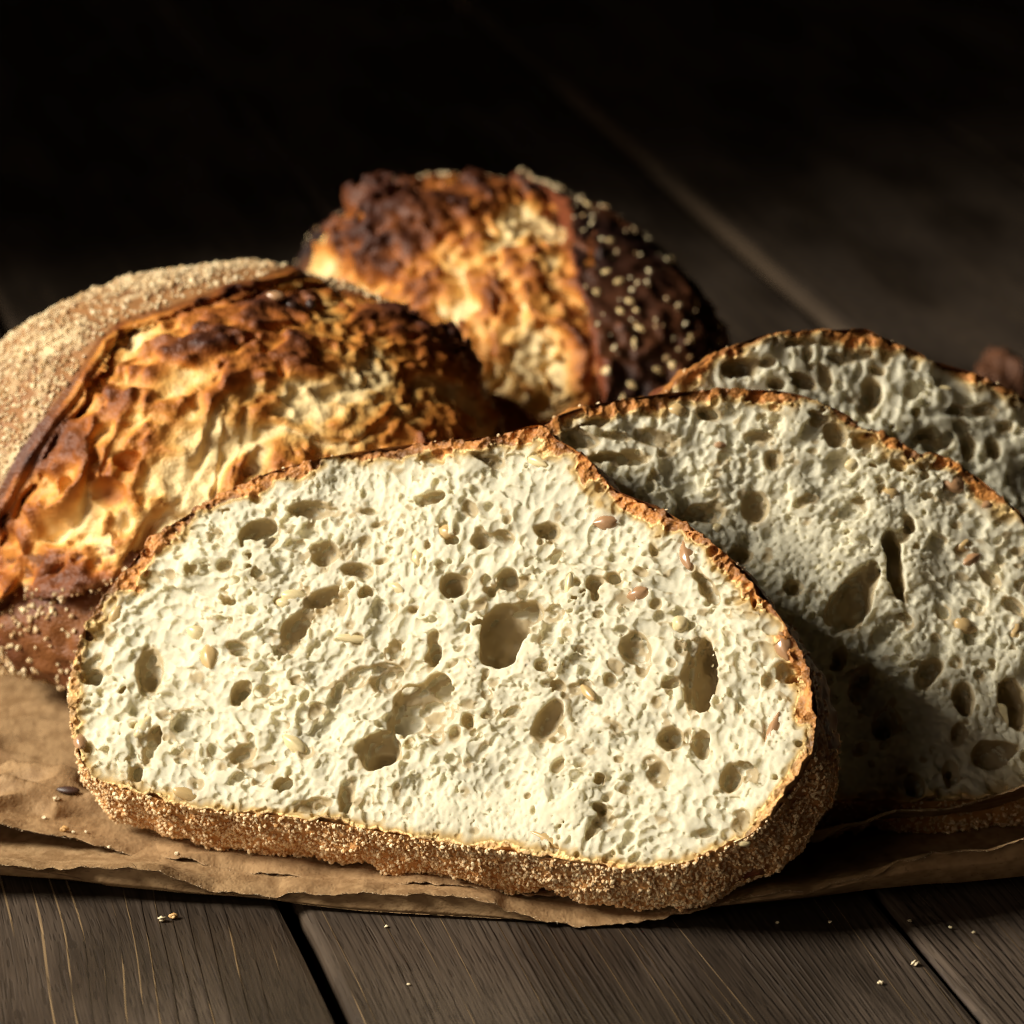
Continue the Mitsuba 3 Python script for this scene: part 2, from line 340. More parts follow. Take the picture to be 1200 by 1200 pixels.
S1 = dict(P=[-13.0, -154.7, 20.0], psi=20, theta=42, T=22,
  outline=[(-97.8,5.3), (-102.9,14.0), (-106.2,23.6), (-107.3,33.5), (-106.4,41.5), (-103.7,49.8), (-100.0,55.3), (-97.7,60.9), (-92.7,67.7), (-85.4,74.1), (-78.0,80.4), (-69.4,85.8), (-59.2,90.1), (-48.9,93.6), (-36.3,97.0), (-23.7,99.9), (-13.2,102.1), (-8.5,105.2), (-3.3,106.5), (-0.5,102.8), (3.5,101.7), (9.7,98.4), (13.9,94.4), (17.8,91.5), (23.5,90.0), (30.3,88.2), (38.3,84.6), (46.7,79.8), (54.1,74.9), (60.7,68.6), (67.3,61.9), (72.6,55.2), (76.3,48.3), (78.6,40.2), (78.9,32.9), (76.9,26.3), (73.5,18.6), (68.4,12.0), (60.8,6.9), (54.5,3.1), (41.6,-0.4), (27.9,-0.4), (13.9,-0.3), (-0.2,-0.5), (-14.2,-0.6), (-28.8,-0.0), (-43.3,-0.1), (-54.0,-1.0), (-64.9,-1.8), (-75.4,-0.6), (-86.3,0.6), (-93.0,1.8)],
  pores=[(-58.4,76.9,7.1,2.0,2,2), (-68.4,69.7,5.3,3.5,19,1), (-50.7,66.6,3.5,2.5,5,1), (-55.0,70.7,2.2,1.6,0,0), (-48.5,55.4,5.4,2.1,30,2), (-52.8,46.6,5.8,3.0,70,1), (-87.8,30.4,5.5,3.8,-77,1), (-92.6,24.8,2.7,1.4,64,2), (-80.3,24.6,4.7,2.7,15,0), (-88.8,20.9,3.8,2.9,-85,0), (-62.8,28.4,2.9,2.8,24,2), (-66.5,39.6,2.6,2.0,-2,1), (-82.7,49.2,4.2,2.5,-16,0), (-94.3,54.5,3.0,1.7,-7,1), (-94.8,43.5,2.3,1.9,-17,0), (-101.3,26.5,3.2,2.8,-19,1), (-102.9,38.2,2.8,1.4,21,1), (-97.0,9.4,2.1,1.8,-33,1), (-81.0,14.1,3.0,1.8,-86,2), (-82.0,10.0,2.4,1.3,-81,2), (-83.5,5.0,2.1,1.6,-87,2), (-48.5,37.2,3.8,1.8,22,0), (-61.2,43.2,2.5,1.8,30,0), (-64.6,49.0,2.2,1.5,0,0), (-61.4,17.8,0.9,0.6,-66,2), (-58.0,13.3,3.6,2.6,11,1), (-38.3,3.3,4.2,1.7,17,2), (-38.0,24.0,3.6,2.9,43,0), (-73.4,18.3,4.7,4.0,12,0), (-39.1,90.5,2.5,1.5,-8,1), (-29.6,94.2,3.1,1.3,-10,1), (-18.5,96.7,4.7,1.5,-8,2), (-27.2,96.1,1.7,1.1,2,1), (-48.5,86.1,6.5,2.7,11,0), (-42.8,78.9,3.1,0.9,1,2), (-39.2,76.0,2.9,1.2,22,2), (-33.8,85.5,3.7,2.0,4,0), (-27.1,84.1,4.0,1.8,14,2), (-38.4,68.0,4.0,2.3,17,0), (-35.9,66.7,1.7,1.1,13,2), (-41.6,63.3,3.5,1.6,6,2), (-15.8,88.4,2.2,1.8,-7,0), (-12.9,82.7,3.0,2.2,-1,0), (-16.5,62.2,3.2,2.9,-2,2), (-19.8,73.7,1.9,1.6,19,1), (-12.7,74.9,2.3,2.0,-45,1), (-6.8,75.7,2.4,1.7,-19,1), (3.1,79.6,2.6,1.9,-11,2), (2.2,76.4,0.9,0.8,-47,2), (4.6,76.9,0.9,0.8,-47,2), (4.4,71.4,2.7,2.0,7,0), (-3.5,66.6,2.3,2.0,16,1), (-7.3,62.9,1.3,0.9,2,2), (-1.0,52.1,6.8,5.8,-80,3), (-1.0,46.0,4.7,2.9,-6,3), (2.3,57.9,3.3,2.6,10,2), (-32.7,54.2,2.3,2.0,-41,0), (-24.7,55.5,1.5,0.9,4,2), (-31.7,47.3,3.1,1.9,-71,0), (-16.8,44.3,2.7,2.0,85,2), (-18.0,48.9,1.9,1.3,-80,1), (-36.0,35.7,3.1,2.5,22,1), (-27.3,37.6,3.5,2.7,23,1), (-15.9,31.3,7.1,6.5,-2,2), (-16.5,27.6,6.3,3.8,5,2), (-13.4,36.7,4.5,4.4,-12,1), (-4.4,29.3,2.0,1.6,-61,1), (-24.5,19.3,5.7,4.1,-13,2), (-24.8,17.7,3.4,2.9,-10,3), (-38.4,24.0,3.7,2.9,36,0), (-59.8,67.0,2.2,1.3,3,0), (16.7,43.5,3.3,1.9,86,0), (14.9,33.1,5.1,3.2,78,1), (-23.8,26.5,2.9,1.3,23,0), (-50.7,41.3,2.0,1.7,-15,0), (-71.2,50.8,1.8,1.3,-2,1), (-73.8,53.8,1.3,0.9,1,1), (-60.8,62.3,1.8,1.1,2,0), (29.6,79.1,4.0,1.6,-60,2), (18.1,67.9,2.0,1.8,48,1), (22.7,69.4,2.2,1.7,-21,1), (18.9,64.5,1.3,1.0,-68,1), (45.1,70.4,4.4,1.8,-46,2), (49.1,47.6,10.5,2.6,-81,3), (46.4,48.3,9.7,2.0,-81,1), (41.4,61.2,4.2,2.7,-7,0), (30.7,53.2,3.6,2.7,-19,1), (34.4,48.8,2.4,1.6,-73,1), (41.4,45.5,2.5,1.9,1,1), (57.1,68.5,2.2,0.8,-68,1), (60.9,55.1,2.0,1.7,-2,0), (68.7,52.1,3.1,2.5,-11,2), (59.9,46.4,5.1,3.8,-65,0), (64.6,49.4,1.5,1.4,-51,2), (52.6,32.8,3.7,2.2,-84,1), (44.4,32.5,3.1,2.9,-72,1), (43.8,23.1,3.8,2.6,-73,1), (42.8,30.4,4.0,2.1,29,0), (24.3,11.2,3.1,2.1,-88,1), (32.3,13.0,1.8,1.4,1,1), (31.8,9.6,1.0,0.8,0,1), (25.2,19.7,2.0,1.3,5,0), (14.7,25.2,2.1,1.9,-14,0), (12.4,17.2,2.6,2.4,-41,0), (-14.4,11.1,3.7,1.9,17,0), (-29.6,7.3,3.6,1.7,-84,2), (3.0,3.7,2.5,1.7,4,1), (52.7,31.6,2.5,1.8,-73,1), (61.6,24.5,3.3,2.4,-82,1), (55.3,20.6,2.4,2.1,-2,0), (65.3,15.9,3.0,2.4,-90,1), (57.5,11.0,1.2,0.8,5,2), (67.6,27.1,2.8,1.8,86,0), (4.8,8.2,2.1,1.7,-1,0), (-35.5,9.0,2.5,1.7,13,0), (27.5,30.7,3.0,2.0,-33,0), (32.9,20.9,3.7,1.9,90,0), (39.9,17.7,3.3,1.6,-85,0), (11.1,55.3,3.7,2.2,76,0), (21.5,47.0,3.3,1.7,80,0)],
  seeds=[(-73.6,36.6,3.6,2.3,-64,1), (-78.6,42.6,2.7,1.9,-10,0), (-100.5,44.3,3.1,1.9,71,1), (-100.4,10.9,3.0,1.7,-56,2), (-84.8,16.6,3.5,2.1,70,0), (-46.0,17.9,3.8,1.8,-26,0), (-21.5,76.0,2.4,1.9,-15,1), (-27.4,68.9,2.7,1.9,-69,0), (-7.1,43.4,2.5,1.0,-39,0), (22.6,40.7,3.3,1.2,-40,1), (12.2,66.0,3.2,1.1,-86,0), (5.6,44.3,2.4,1.6,33,1), (-30.7,60.3,2.7,1.3,-18,0), (-38.0,46.0,4.5,1.1,4,0), (-3.9,97.1,3.6,1.3,-19,0), (38.3,78.0,4.0,1.8,-63,2), (16.7,84.0,3.3,2.0,15,2), (29.1,66.5,2.8,2.0,21,2), (66.6,58.2,3.7,2.2,-63,2), (68.6,37.3,4.9,1.4,85,2), (21.3,3.8,4.6,1.4,-16,1), (-67.5,1.3,5.3,1.7,-4,1), (-55.4,54.7,3.7,1.8,5,0), (-58.2,52.5,2.2,1.3,3,0), (66.8,10.3,2.0,1.0,7,0), (40.5,60.9,2.2,2.0,-49,0), (72.0,36.7,1.9,1.4,-82,0)])
S2 = dict(P=[75.3, -120.9, 19.1], psi=-10, theta=38, T=19,
  outline=[(-46.7,7.7), (-52.7,18.7), (-57.4,31.8), (-59.9,47.0), (-60.9,62.2), (-60.7,75.3), (-59.8,87.4), (-57.3,95.0), (-54.9,97.5), (-46.5,99.9), (-35.6,101.1), (-24.8,102.0), (-11.8,102.2), (1.1,101.0), (7.4,99.5), (15.6,95.2), (19.6,92.7), (20.5,89.9), (25.6,89.0), (31.6,85.0), (35.1,81.7), (38.9,82.8), (43.9,79.3), (49.8,74.5), (55.5,68.6), (61.1,62.2), (66.4,54.1), (70.5,44.9), (73.1,33.8), (73.6,22.8), (72.1,12.1), (68.2,2.6), (60.8,-3.3), (48.6,-6.0), (31.5,-6.0), (14.7,-4.8), (-4.1,-3.0), (-35.2,-0.7), (-42.0,3.2)],
  pores=[(24.7,52.8,10.4,2.6,-86,3), (24.9,58.9,4.8,1.7,89,3), (14.0,47.1,10.7,4.0,52,1), (30.2,64.6,2.8,1.8,-86,2), (15.2,81.1,3.6,2.9,-8,0), (22.8,79.7,2.1,1.6,-22,2), (29.3,79.3,3.0,1.6,-29,1), (-7.0,72.0,4.1,3.8,53,1), (-1.2,83.2,2.7,1.7,63,1), (-13.8,90.9,3.2,2.0,-12,0), (-16.8,96.4,3.2,1.6,-19,2), (14.6,88.5,2.8,2.5,53,1), (-21.1,70.7,4.4,2.6,19,1), (-49.5,91.9,4.4,2.0,-13,1), (-52.2,90.7,1.7,1.5,11,2), (-40.6,91.8,3.0,1.3,-8,1), (-30.0,90.7,5.1,2.7,-11,2), (-38.5,85.7,7.7,2.7,-3,1), (-31.3,97.5,2.6,1.6,-1,1), (-44.8,95.8,4.3,1.5,8,2), (-3.6,89.6,3.4,1.6,-2,1), (-2.3,83.5,2.7,1.9,78,1), (-6.8,82.0,3.1,1.9,20,0), (49.5,16.9,5.0,3.1,-75,3), (42.7,4.5,5.1,3.4,-1,2), (22.6,-1.5,3.0,2.5,57,2), (31.5,1.0,3.0,1.9,79,2), (2.7,-0.1,3.2,1.7,81,2), (-1.3,49.7,2.6,2.2,6,1), (-1.5,56.2,3.1,1.9,28,0), (6.5,60.1,2.6,2.2,7,0), (16.2,68.3,2.6,2.0,2,0), (39.5,49.2,3.8,1.8,-69,0), (45.7,46.6,3.4,2.0,-70,0), (36.5,58.2,3.4,1.8,-80,0), (29.7,25.8,4.0,2.5,61,1), (12.4,24.9,4.4,2.5,53,1), (8.0,31.6,4.0,2.1,62,1), (17.3,13.8,3.9,2.9,60,1), (35.0,10.4,3.4,2.1,79,1), (4.4,60.3,2.1,1.7,4,0), (-12.9,59.2,2.6,2.0,2,1), (5.7,86.8,3.8,1.8,-13,0), (41.9,35.9,3.1,2.6,71,0), (32.8,32.1,3.6,1.9,62,0), (37.3,18.8,4.4,2.9,69,1)],
  seeds=[(-24.2,98.0,2.3,1.8,-10,1), (25.9,72.6,3.0,2.0,-11,1), (43.1,58.4,2.2,1.7,27,1), (44.9,54.6,2.7,1.5,27,2), (43.2,74.2,3.0,2.1,-22,2), (50.4,68.0,2.2,1.8,6,2), (40.7,37.5,3.1,2.0,-23,1), (53.2,35.8,2.7,1.9,59,1), (-18.0,66.5,1.7,1.5,10,0), (17.9,80.5,2.2,1.8,5,0), (-14.6,88.0,1.5,0.9,-12,2)])
S3 = dict(P=[92.5, -74.9, 22.1], psi=-20, theta=32, T=20,
  outline=[(-63.1,25.8), (-62.8,38.8), (-59.6,51.5), (-54.3,64.1), (-47.2,76.5), (-39.7,85.2), (-35.6,88.4), (-27.9,92.0), (-17.8,95.4), (-10.4,96.7), (1.4,96.5), (13.1,95.5), (16.7,95.6), (19.8,93.0), (30.6,87.2), (32.0,84.8), (34.8,84.5), (45.9,79.6), (56.6,72.5), (66.8,63.5), (76.6,52.0), (84.6,38.5), (87.5,24.4), (86.8,10.8), (81.7,0.2), (70.6,-5.1), (50.9,-5.8), (15.7,-2.1), (-18.7,2.1), (-47.5,7.5), (-58.6,14.4)],
  pores=[(-19.1,89.0,4.7,2.4,5,2), (17.4,84.3,2.0,1.2,-29,2), (13.8,76.3,5.9,2.8,71,1), (-3.7,83.9,3.7,1.8,-14,1), (-10.8,83.6,2.8,2.0,0,2), (24.8,71.7,1.9,1.5,39,2), (14.1,88.8,3.8,1.4,-5,2), (8.0,88.3,3.3,1.4,-5,1), (-1.6,93.9,3.3,1.1,-1,2), (-12.0,89.4,1.9,1.3,0,2), (6.6,93.0,2.4,1.1,-4,1), (30.1,63.1,3.4,1.8,5,1), (38.1,61.1,3.2,2.1,73,2), (45.2,60.3,2.7,1.9,83,1), (36.8,71.5,2.9,1.4,-5,1), (43.9,70.7,2.4,1.4,-3,1), (27.1,65.8,2.9,1.8,6,1), (19.3,68.9,2.1,1.3,-3,1), (50.1,65.4,2.4,1.6,-2,1)],
  seeds=[(34.5,77.4,2.3,0.9,-15,0), (45.3,76.9,1.9,1.4,0,1)])

# ------------------------------------------------------------------ the table: bevelled boards
PITCH_BOARD = 0.1363
table = thing('wooden_table', 'dark brown table of worn stained boards under the bread', 'table', kind='structure')
ALONG, ACROSS = np.array([-0.2561, 0.9666, 0.0]), np.array([0.9666, 0.2561, 0.0])
rng = np.random.default_rng(5)
for b in range(-3, 6):
    c0 = -0.0885 + b * PITCH_BOARD
    gl, gr = (0.0019, 0.0019)
    x0, x1 = c0 + gl, c0 + PITCH_BOARD - gr
    if b == 0:
        x1 += 0.0012
    if b == 1:
        x0 -= 0.0012
    bev = 0.0022 if b != 2 else 0.0042
    lift = {0: 0.0, 1: -0.0004, 2: 0.0025}.get(b, float(rng.uniform(-0.0006, 0.0003)))
    prof = [(x0, -0.03), (x0, -bev * 0.9), (x0 + bev * 0.35, -bev * 0.28), (x0 + bev, 0.0), (x1 - bev, 0.0), (x1 - bev * 0.35, -bev * 0.28), (x1, -bev * 0.9), (x1, -0.03)]
    ys = np.linspace(-0.55, 1.9, 50)
    V = []
    for i, y in enumerate(ys):
        wob = 0.0005 * math.sin(y * 31 + b * 2.1) + 0.0004 * math.sin(y * 77 + b)
        for j, (px, pz) in enumerate(prof):
            V.append(ACROSS * (px + (wob if j in (1, 2, 3) else -wob if j in (4, 5, 6) else 0)) + ALONG * y + np.array([0, 0, pz + lift]))
    n = len(prof)
    F = [[i * n + j, i * n + (j + 1) % n, (i + 1) * n + (j + 1) % n, (i + 1) * n + j] for i in range(len(ys) - 1) for j in range(n)]
    part(table, 'plank', mikit.ply((np.array(V), np.array(F)[:, ::-1]), 'wood', smooth=False))

# ------------------------------------------------------------------ the paper bag under the bread
def curve(pts):
    P = np.array(pts, float)
    return P[:, 0], P[:, 1], P[:, 2]


bag = thing('paper_bag', 'torn brown kraft paper bag spread flat under the bread', 'paper bag')
XS = 0.66
xs = np.arange(-170.0, 180.0, XS)
r1 = np.random.default_rng(11)


def lat1(n, h, s, seed):
    return lattice((n,), h, s, seed)


jag = 0.35 * lat1(len(xs), XS, 2.2, 1) + 0.22 * lat1(len(xs), XS, 0.9, 2)
lx, ly, lz = curve(LOW); bx, by, bz = curve(LIP); ux, uy, uz = curve(UPP)
ey, ez = np.interp(xs, lx, ly), np.maximum(np.interp(xs, lx, lz), 0.9)
py, pz = np.interp(xs, bx, by), np.maximum(np.interp(xs, bx, bz), 0.5)
ez = np.maximum(ez, pz + 0.2)
wy, wz = np.interp(xs, ux, uy), np.maximum(np.interp(xs, ux, uz), 1.6)


def sheet(rows):
    """a grid mesh from rows of (x, y, z)"""
    G = np.stack(rows, 0)
    r, c = G.shape[:2]
    i, j = np.meshgrid(np.arange(r - 1), np.arange(c - 1), indexing='ij')
    q = np.stack([i * c + j, i * c + j + 1, (i + 1) * c + j + 1, (i + 1) * c + j], -1).reshape(-1, 4)
    return G.reshape(-1, 3), q


def row(y, z):
    return np.stack([xs, y, z], 1)


# wrinkles of the sheets, in mm, on a table-plane grid
GY = np.arange(-175.0, 140.0, 0.7)
W1 = lattice((len(xs), len(GY)), 0.7, (33, 15), 21); W2 = lattice((len(xs), len(GY)), 0.7, (11, 6), 22); W3 = lattice((len(xs), len(GY)), 0.7, (3.8, 3), 23)
left = sstep(-55, -95, xs)[:, None]
WR = (2.8 * ridge(W1) + 1.5 * ridge(W2) + 0.16 * W3) * (0.25 + 0.75 * left * sstep(-25, -65, GY)[None, :])


def wr(x_, y_):
    from scipy.ndimage import map_coordinates
    return map_coordinates(WR, [(x_ - xs[0]) / XS, (y_ - GY[0]) / 0.7], order=1, mode='nearest')


# lower sheet: from underneath, over the folded lip, up to the torn edge and back under the upper sheet
rows = [row(py + 34, 0 * py + 0.35), row(py + 14, 0 * py + 0.4 + 0.15 * pz), row(py + 5, 0.4 + 0.45 * pz)]
fold = 1.3 + 0.5 * lat1(len(xs), XS, 9.0, 5)
for t in np.linspace(0, 1, 6):
    rows.append(row(py + (ey - py) * t + fold * (t + 0.25) + 0.5 * math.sin(3.1 * t), pz + (ez - 0.45 - pz) * t))
rows.append(row(ey + jag + 0.15, ez - 0.32))
rows.append(row(ey + jag, ez - 0.05))
for k, t in enumerate(np.r_[np.linspace(0.003, 0.22, 44), np.linspace(0.24, 1, 34)]):
    y = ey + 0.25 + jag * (1 - min(1, 4 * t)) + t * (135 - ey)
    d = np.maximum(y - ey, 0)
    z = 0.75 + (ez - 0.75) * np.exp(-(d / 17.0) ** 1.5) + np.maximum(wr(xs, y) * 0.35, -0.1) * (1 - np.exp(-d / 6))
    rows.append(row(y, np.maximum(z, 0.6)))
v, q = sheet(rows)
part(bag, 'lower_sheet', mikit.ply((v * 0.001, q), 'paper', smooth=True))

# upper sheet, with its own torn front edge
jag2 = 0.5 * lat1(len(xs), XS, 2.6, 3) + 0.3 * lat1(len(xs), XS, 0.9, 4)
rows = []
for t in np.r_[-0.001, np.linspace(0.0, 0.25, 70), np.linspace(0.257, 1, 72)]:
    y = wy + jag2 * (1 - min(1, max(t, 0) * 5)) + max(t, 0) * (150 - wy) + (1.0 if t < 0 else 0)
    d = np.maximum(y - wy, 0)
    base = 2.2 + 0.0 * d
    z = base + (wz - base) * np.exp(-(d / 20.0) ** 1.6) + np.maximum(wr(xs, y), -0.6) * (1 - np.exp(-d / 9)) * (1.0 + 1.1 * np.exp(-((y + 105) / 25) ** 2) * left[:, 0])
    rows.append(row(y, z - (0.3 if t < 0 else 0)))
v, q = sheet(rows)
part(bag, 'upper_sheet', mikit.ply((v * 0.001, q), 'paper', smooth=True))
# torn fibres standing out of the edges
fv, ff = [], []
for (yy, zz, n) in ((ey, ez, 900), (wy, wz, 700)):
    for k in range(n):
        i = r1.integers(20, len(xs) - 20)
        p0 = np.array([xs[i], yy[i] + jag[i] * (yy is ey), zz[i]])
        d = np.array([r1.normal() * 0.7, -0.6 - 0.6 * r1.random(), 0.3 + 0.7 * r1.random()]); L = 0.25 + 0.35 * r1.random() + (1.0 * r1.random() if r1.random() < 0.12 else 0)
        p1 = p0 + d * L * 0.5; p2 = p1 + (d + r1.normal(size=3) * 0.6) * L * 0.5
        s = np.array([0.07, 0, 0.05])
        o = len(fv)
        fv += [p0 - s, p0 + s, p1 - s * 0.8, p1 + s * 0.8, p2]
        ff += [[o, o + 1, o + 3], [o, o + 3, o + 2], [o + 2, o + 3, o + 4]]
part(bag, 'torn_fibres', mikit.ply((np.array(fv) * 0.001, np.array(ff)), 'torn_paper', smooth=False), kind='stuff')

# ------------------------------------------------------------------ bread slices
PORE_SHADE = (0.62, 0.49, 0.285)  # darker tan for pore walls, standing in for shade inside the holes
CRUMB, GOLD, BROWN, DARK = (0.955, 0.912, 0.745), (0.74, 0.52, 0.22), (0.36, 0.145, 0.035), (0.11, 0.030, 0.010)


SOFT = 0.16


def soft_ply(mesh, bsdf, color, normals):
    path = mikit.meshkit.write_ply(mesh, False, None, color, normals=normals)
    return {'type': 'ply', 'filename': path, 'face_normals': False, 'bsdf': {'type': 'ref', 'id': bsdf}, 'interior': {'type': 'ref', 'id': 'dough'}}


def make_slice(name, label, S, h, depth, seed, n_small, n_med, grain_density, strip=0.5, flare=(2.8, 0.8, 1.0)):
    key = thing(name, label, 'bread slice', 'cut bread slices leaning behind one another')
    rng = np.random.default_rng(seed)
    ps, th = math.radians(S['psi']), math.radians(S['theta'])
    eu = np.array([math.cos(ps), -math.sin(ps), 0]); nh = np.array([-math.sin(ps), -math.cos(ps), 0]); ez_ = np.array([0, 0, 1.0])
    ev = math.cos(th) * ez_ - math.sin(th) * nh; ew = math.sin(th) * ez_ + math.cos(th) * nh
    R = np.stack([eu, ev, ew], 0)
    world = lambda v: (v @ R + np.array(S['P'])) * 0.001
    O = smooth_closed(S['outline'], strip)
    lo, hi = O.min(0) - 2.0, O.max(0) + 2.0
    U, V, W = np.arange(lo[0], hi[0], h), np.arange(lo[1], hi[1], h), np.arange(-depth, 3.6, h)
    shape = (len(U), len(V), len(W)); s2 = shape[:2]
    sd = polygon_sdf(O[::2], U, V)
    sd = sd + 0.30 * lattice(s2, h, 2.4, seed + 1) + 0.22 * lattice(s2, h, 0.9, seed + 2)
    rough = 0.70 * lattice(s2, h, 13, seed + 3) + 0.40 * lattice(s2, h, 5, seed + 4) + 0.06 * lattice(s2, h, 2.0, seed + 5)
    rough = np.clip(rough, -2.5, 2.2)
    F = np.minimum(rough[:, :, None] - W[None, None, :].astype(np.float32), sd[:, :, None]).astype(np.float32)
    N1 = lattice(shape, h, (4.0, 4.0, 4.0), seed + 6); N2 = lattice(shape, h, 1.3, seed + 7)
    flow = 0.9 * lattice(s2, h, 34, seed + 8)

    ShadeSd = np.full(shape, 9.0, np.float32)

    def carve(cu, cv, cw, r1, r2, r3, ang, a1, a2, shade_in=False, k=0.0):
        rm = max(r1, r2) * (1 + 0.5 * a1) + 1.0
        i0, i1 = max(0, int((cu - rm - lo[0]) / h)), min(shape[0], int((cu + rm - lo[0]) / h) + 2)
        j0, j1 = max(0, int((cv - rm - lo[1]) / h)), min(shape[1], int((cv + rm - lo[1]) / h) + 2)
        k0, k1 = max(0, int((cw - r3 * 1.4 - 0.6 + depth) / h)), min(shape[2], int((cw + r3 * 1.4 + 0.6 + depth) / h) + 2)
        if i1 <= i0 or j1 <= j0 or k1 <= k0:
            return
        x, y, z = (U[i0:i1] - cu)[:, None], (V[j0:j1] - cv)[None, :], (W[k0:k1] - cw) / r3
        c, s = math.cos(ang), math.sin(ang)
        p2 = ((x * c + y * s) / r1) ** 2 + ((-x * s + y * c) / r2) ** 2
        e = (np.sqrt(p2[:, :, None] + (z * z)[None, None, :]) - 1) * min(r1, r2, r3)
        w = (slice(i0, i1), slice(j0, j1), slice(k0, k1))
        e = e + a1 * N1[w] + a2 * N2[w]
        if k > 0:                                     # a rounded lip
            t = np.clip(0.5 + 0.5 * (e - F[w]) / k, 0, 1)
            F[w] = e + (F[w] - e) * t - k * t * (1 - t)
        else:
            np.minimum(F[w], e, out=F[w])
        if shade_in:
            np.minimum(ShadeSd[w], e, out=ShadeSd[w])

    # pores placed as they lie in the slice
    big = []
    for (u, v, rx, ry, an, d) in S['pores']:
        an = math.radians(an)
        if d == 0:
            r3 = 1.0 * ry + 0.4; f = 1.10; cw = 0.38 * r3
        elif d == 1:
            r3 = min(1.2 * ry + 0.6, 6.0); f = 1.04; cw = -0.2 * r3
        elif d == 2:
            r3 = min(1.5 * ry + 1.0, 6.0); f = 1.04; cw = -0.18 * r3
        else:
            r3 = min(1.8 * ry + 2.5, 8.0); f = 1.08; cw = -0.32 * r3
        a = 0.22 * min(ry, 2.5)
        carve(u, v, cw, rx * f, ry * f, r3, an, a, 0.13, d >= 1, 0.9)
        big.append((u, v, rx, ry))
    big = np.array(big)

    def clear(u, v, grow):
        return (((u - big[:, 0]) ** 2 + (v - big[:, 1]) ** 2) > (grow * np.sqrt(big[:, 2] * big[:, 3])) ** 2).all()

    def draw():
        while True:
            u, v = rng.uniform(lo[0], hi[0]), rng.uniform(lo[1], hi[1])
            i, j = int((u - lo[0]) / h), int((v - lo[1]) / h)
            if i < shape[0] and j < shape[1] and sd[i, j] > 0.6:
                return u, v, float(flow[i, j]), float(sd[i, j])

    for _ in range(n_med // 6):                                  # wide shallow hollows where a large cell was cut off-centre
        u, v, fl, dd = draw()
        r = float(np.clip(rng.lognormal(0.95, 0.35), 1.6, 5.0))
        if dd > r and clear(u, v, 0.7):
            carve(u, v, 0.28 * r + float(rough[int((u - lo[0]) / h), int((v - lo[1]) / h)]), r * rng.uniform(1.0, 1.8), r, r * rng.uniform(0.5, 0.75), 1.0 + fl + rng.normal() * 0.4, 0.08 * r, 0.04)
    for _ in range(n_med):
        u, v, fl, dd = draw()
        r = float(np.clip(rng.lognormal(-0.08, 0.38), 0.5, 2.2))
        if not clear(u, v, 0.9) or dd < r * 0.8:
            continue
        an = 1.0 + fl + rng.normal() * 0.35
        st = rng.uniform(1.0, 1.9)
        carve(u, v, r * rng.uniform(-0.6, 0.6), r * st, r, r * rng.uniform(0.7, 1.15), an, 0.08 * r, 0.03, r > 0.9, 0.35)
    top = F > 0
    H = np.where(top.any(2), W[shape[2] - 1 - np.argmax(top[:, :, ::-1], 2)], -99.0); del top
    # fine cells, packed side by side from coarse to fine so that thin walls stay between them
    occ = np.zeros(s2, bool)
    size = 1.0 + 0.34 * lattice(s2, h, 15, seed + 10) + 0.16 * lattice(s2, h, 5, seed + 15)
    calm = lattice(s2, h, 8, seed + 16)
    for r0 in np.linspace(1.2, max(0.32, 1.12 * h), 16):
        for _ in range(int(n_small * (0.15 + 0.85 * (1.2 - r0) / 0.85) / 16)):
            u, v, fl, dd = draw()
            i, j = int((u - lo[0]) / h), int((v - lo[1]) / h)
            r = r0 * float(np.clip(size[i, j], 0.45, 1.9)) * rng.uniform(0.85, 1.1)
            n = max(1, int(0.66 * r / h)); m = max(1, int(round(0.86 * r / h)))
            if occ[i, j] or occ[max(0, i - n):i + n + 1:n, max(0, j - n):j + n + 1:n].any():
                continue
            hh = float(H[i, j])
            if hh < -7.0:
                continue
            a, b = np.ogrid[-m:m + 1, -m:m + 1]
            if i - m < 0 or j - m < 0 or i + m >= s2[0] or j + m >= s2[1]:
                continue
            occ[i - m:i + m + 1, j - m:j + m + 1] |= (a * a + b * b) <= m * m
            if rng.random() < 0.06 + 0.3 * (calm[i, j] > 0.9):
                continue
            carve(u, v, hh + r * rng.uniform(-0.10, 0.30), r * rng.choice([rng.uniform(1.0, 1.4), rng.uniform(1.4, 2.3)], p=[0.65, 0.35]), r, r * rng.uniform(0.35, 0.8), 1.0 + fl + rng.normal() * 0.35, 0.03, 0.045)
    F += 0.012 * N2
    F += 0.058 * lattice(shape, h, (0.56, 0.85, 0.7), seed + 9)
    F[:, :, 0] = np.minimum(F[:, :, 0], F[:, :, 1])
    vi, q = surface_nets(F)
    # light seeps a little way through crumb: shading normals from the field blurred by a third of a millimetre
    from scipy.ndimage import gaussian_filter
    Fs = gaussian_filter(np.clip(F, -1.5, 1.5), SOFT / h)
    vn = -np.stack([sample(np.gradient(Fs, axis=k), vi) for k in range(3)], 1)
    vn /= np.maximum(np.linalg.norm(vn, axis=1, keepdims=True), 1e-9); del Fs
    ow = sample(sd, vi[:, :2])
    v = np.stack([lo[0] + vi[:, 0] * h, lo[1] + vi[:, 1] * h, -depth + vi[:, 2] * h], 1)
    n1, n2 = sample(N1, vi), sample(N2, vi)
    # baked colour: by how deep under the crust the dough lies
    _, vt = None, (v[:, 1] - lo[1]) / (hi[1] - lo[1])
    topness = sstep(0.10, 0.55, vt)
    ut = (v[:, 0] - lo[0]) / (hi[0] - lo[0])
    tk = 0.8 + 1.7 * topness + 1.5 * sstep(0.88, 0.99, ut) + 0.5 * sstep(0.08, 0.02, ut) + 0.8 * n1 * (0.5 + topness)
    dd = ow + 0.25 * n2
    col = np.tile(np.array(CRUMB), (len(v), 1))
    col *= (1 + 0.035 * n1[:, None])
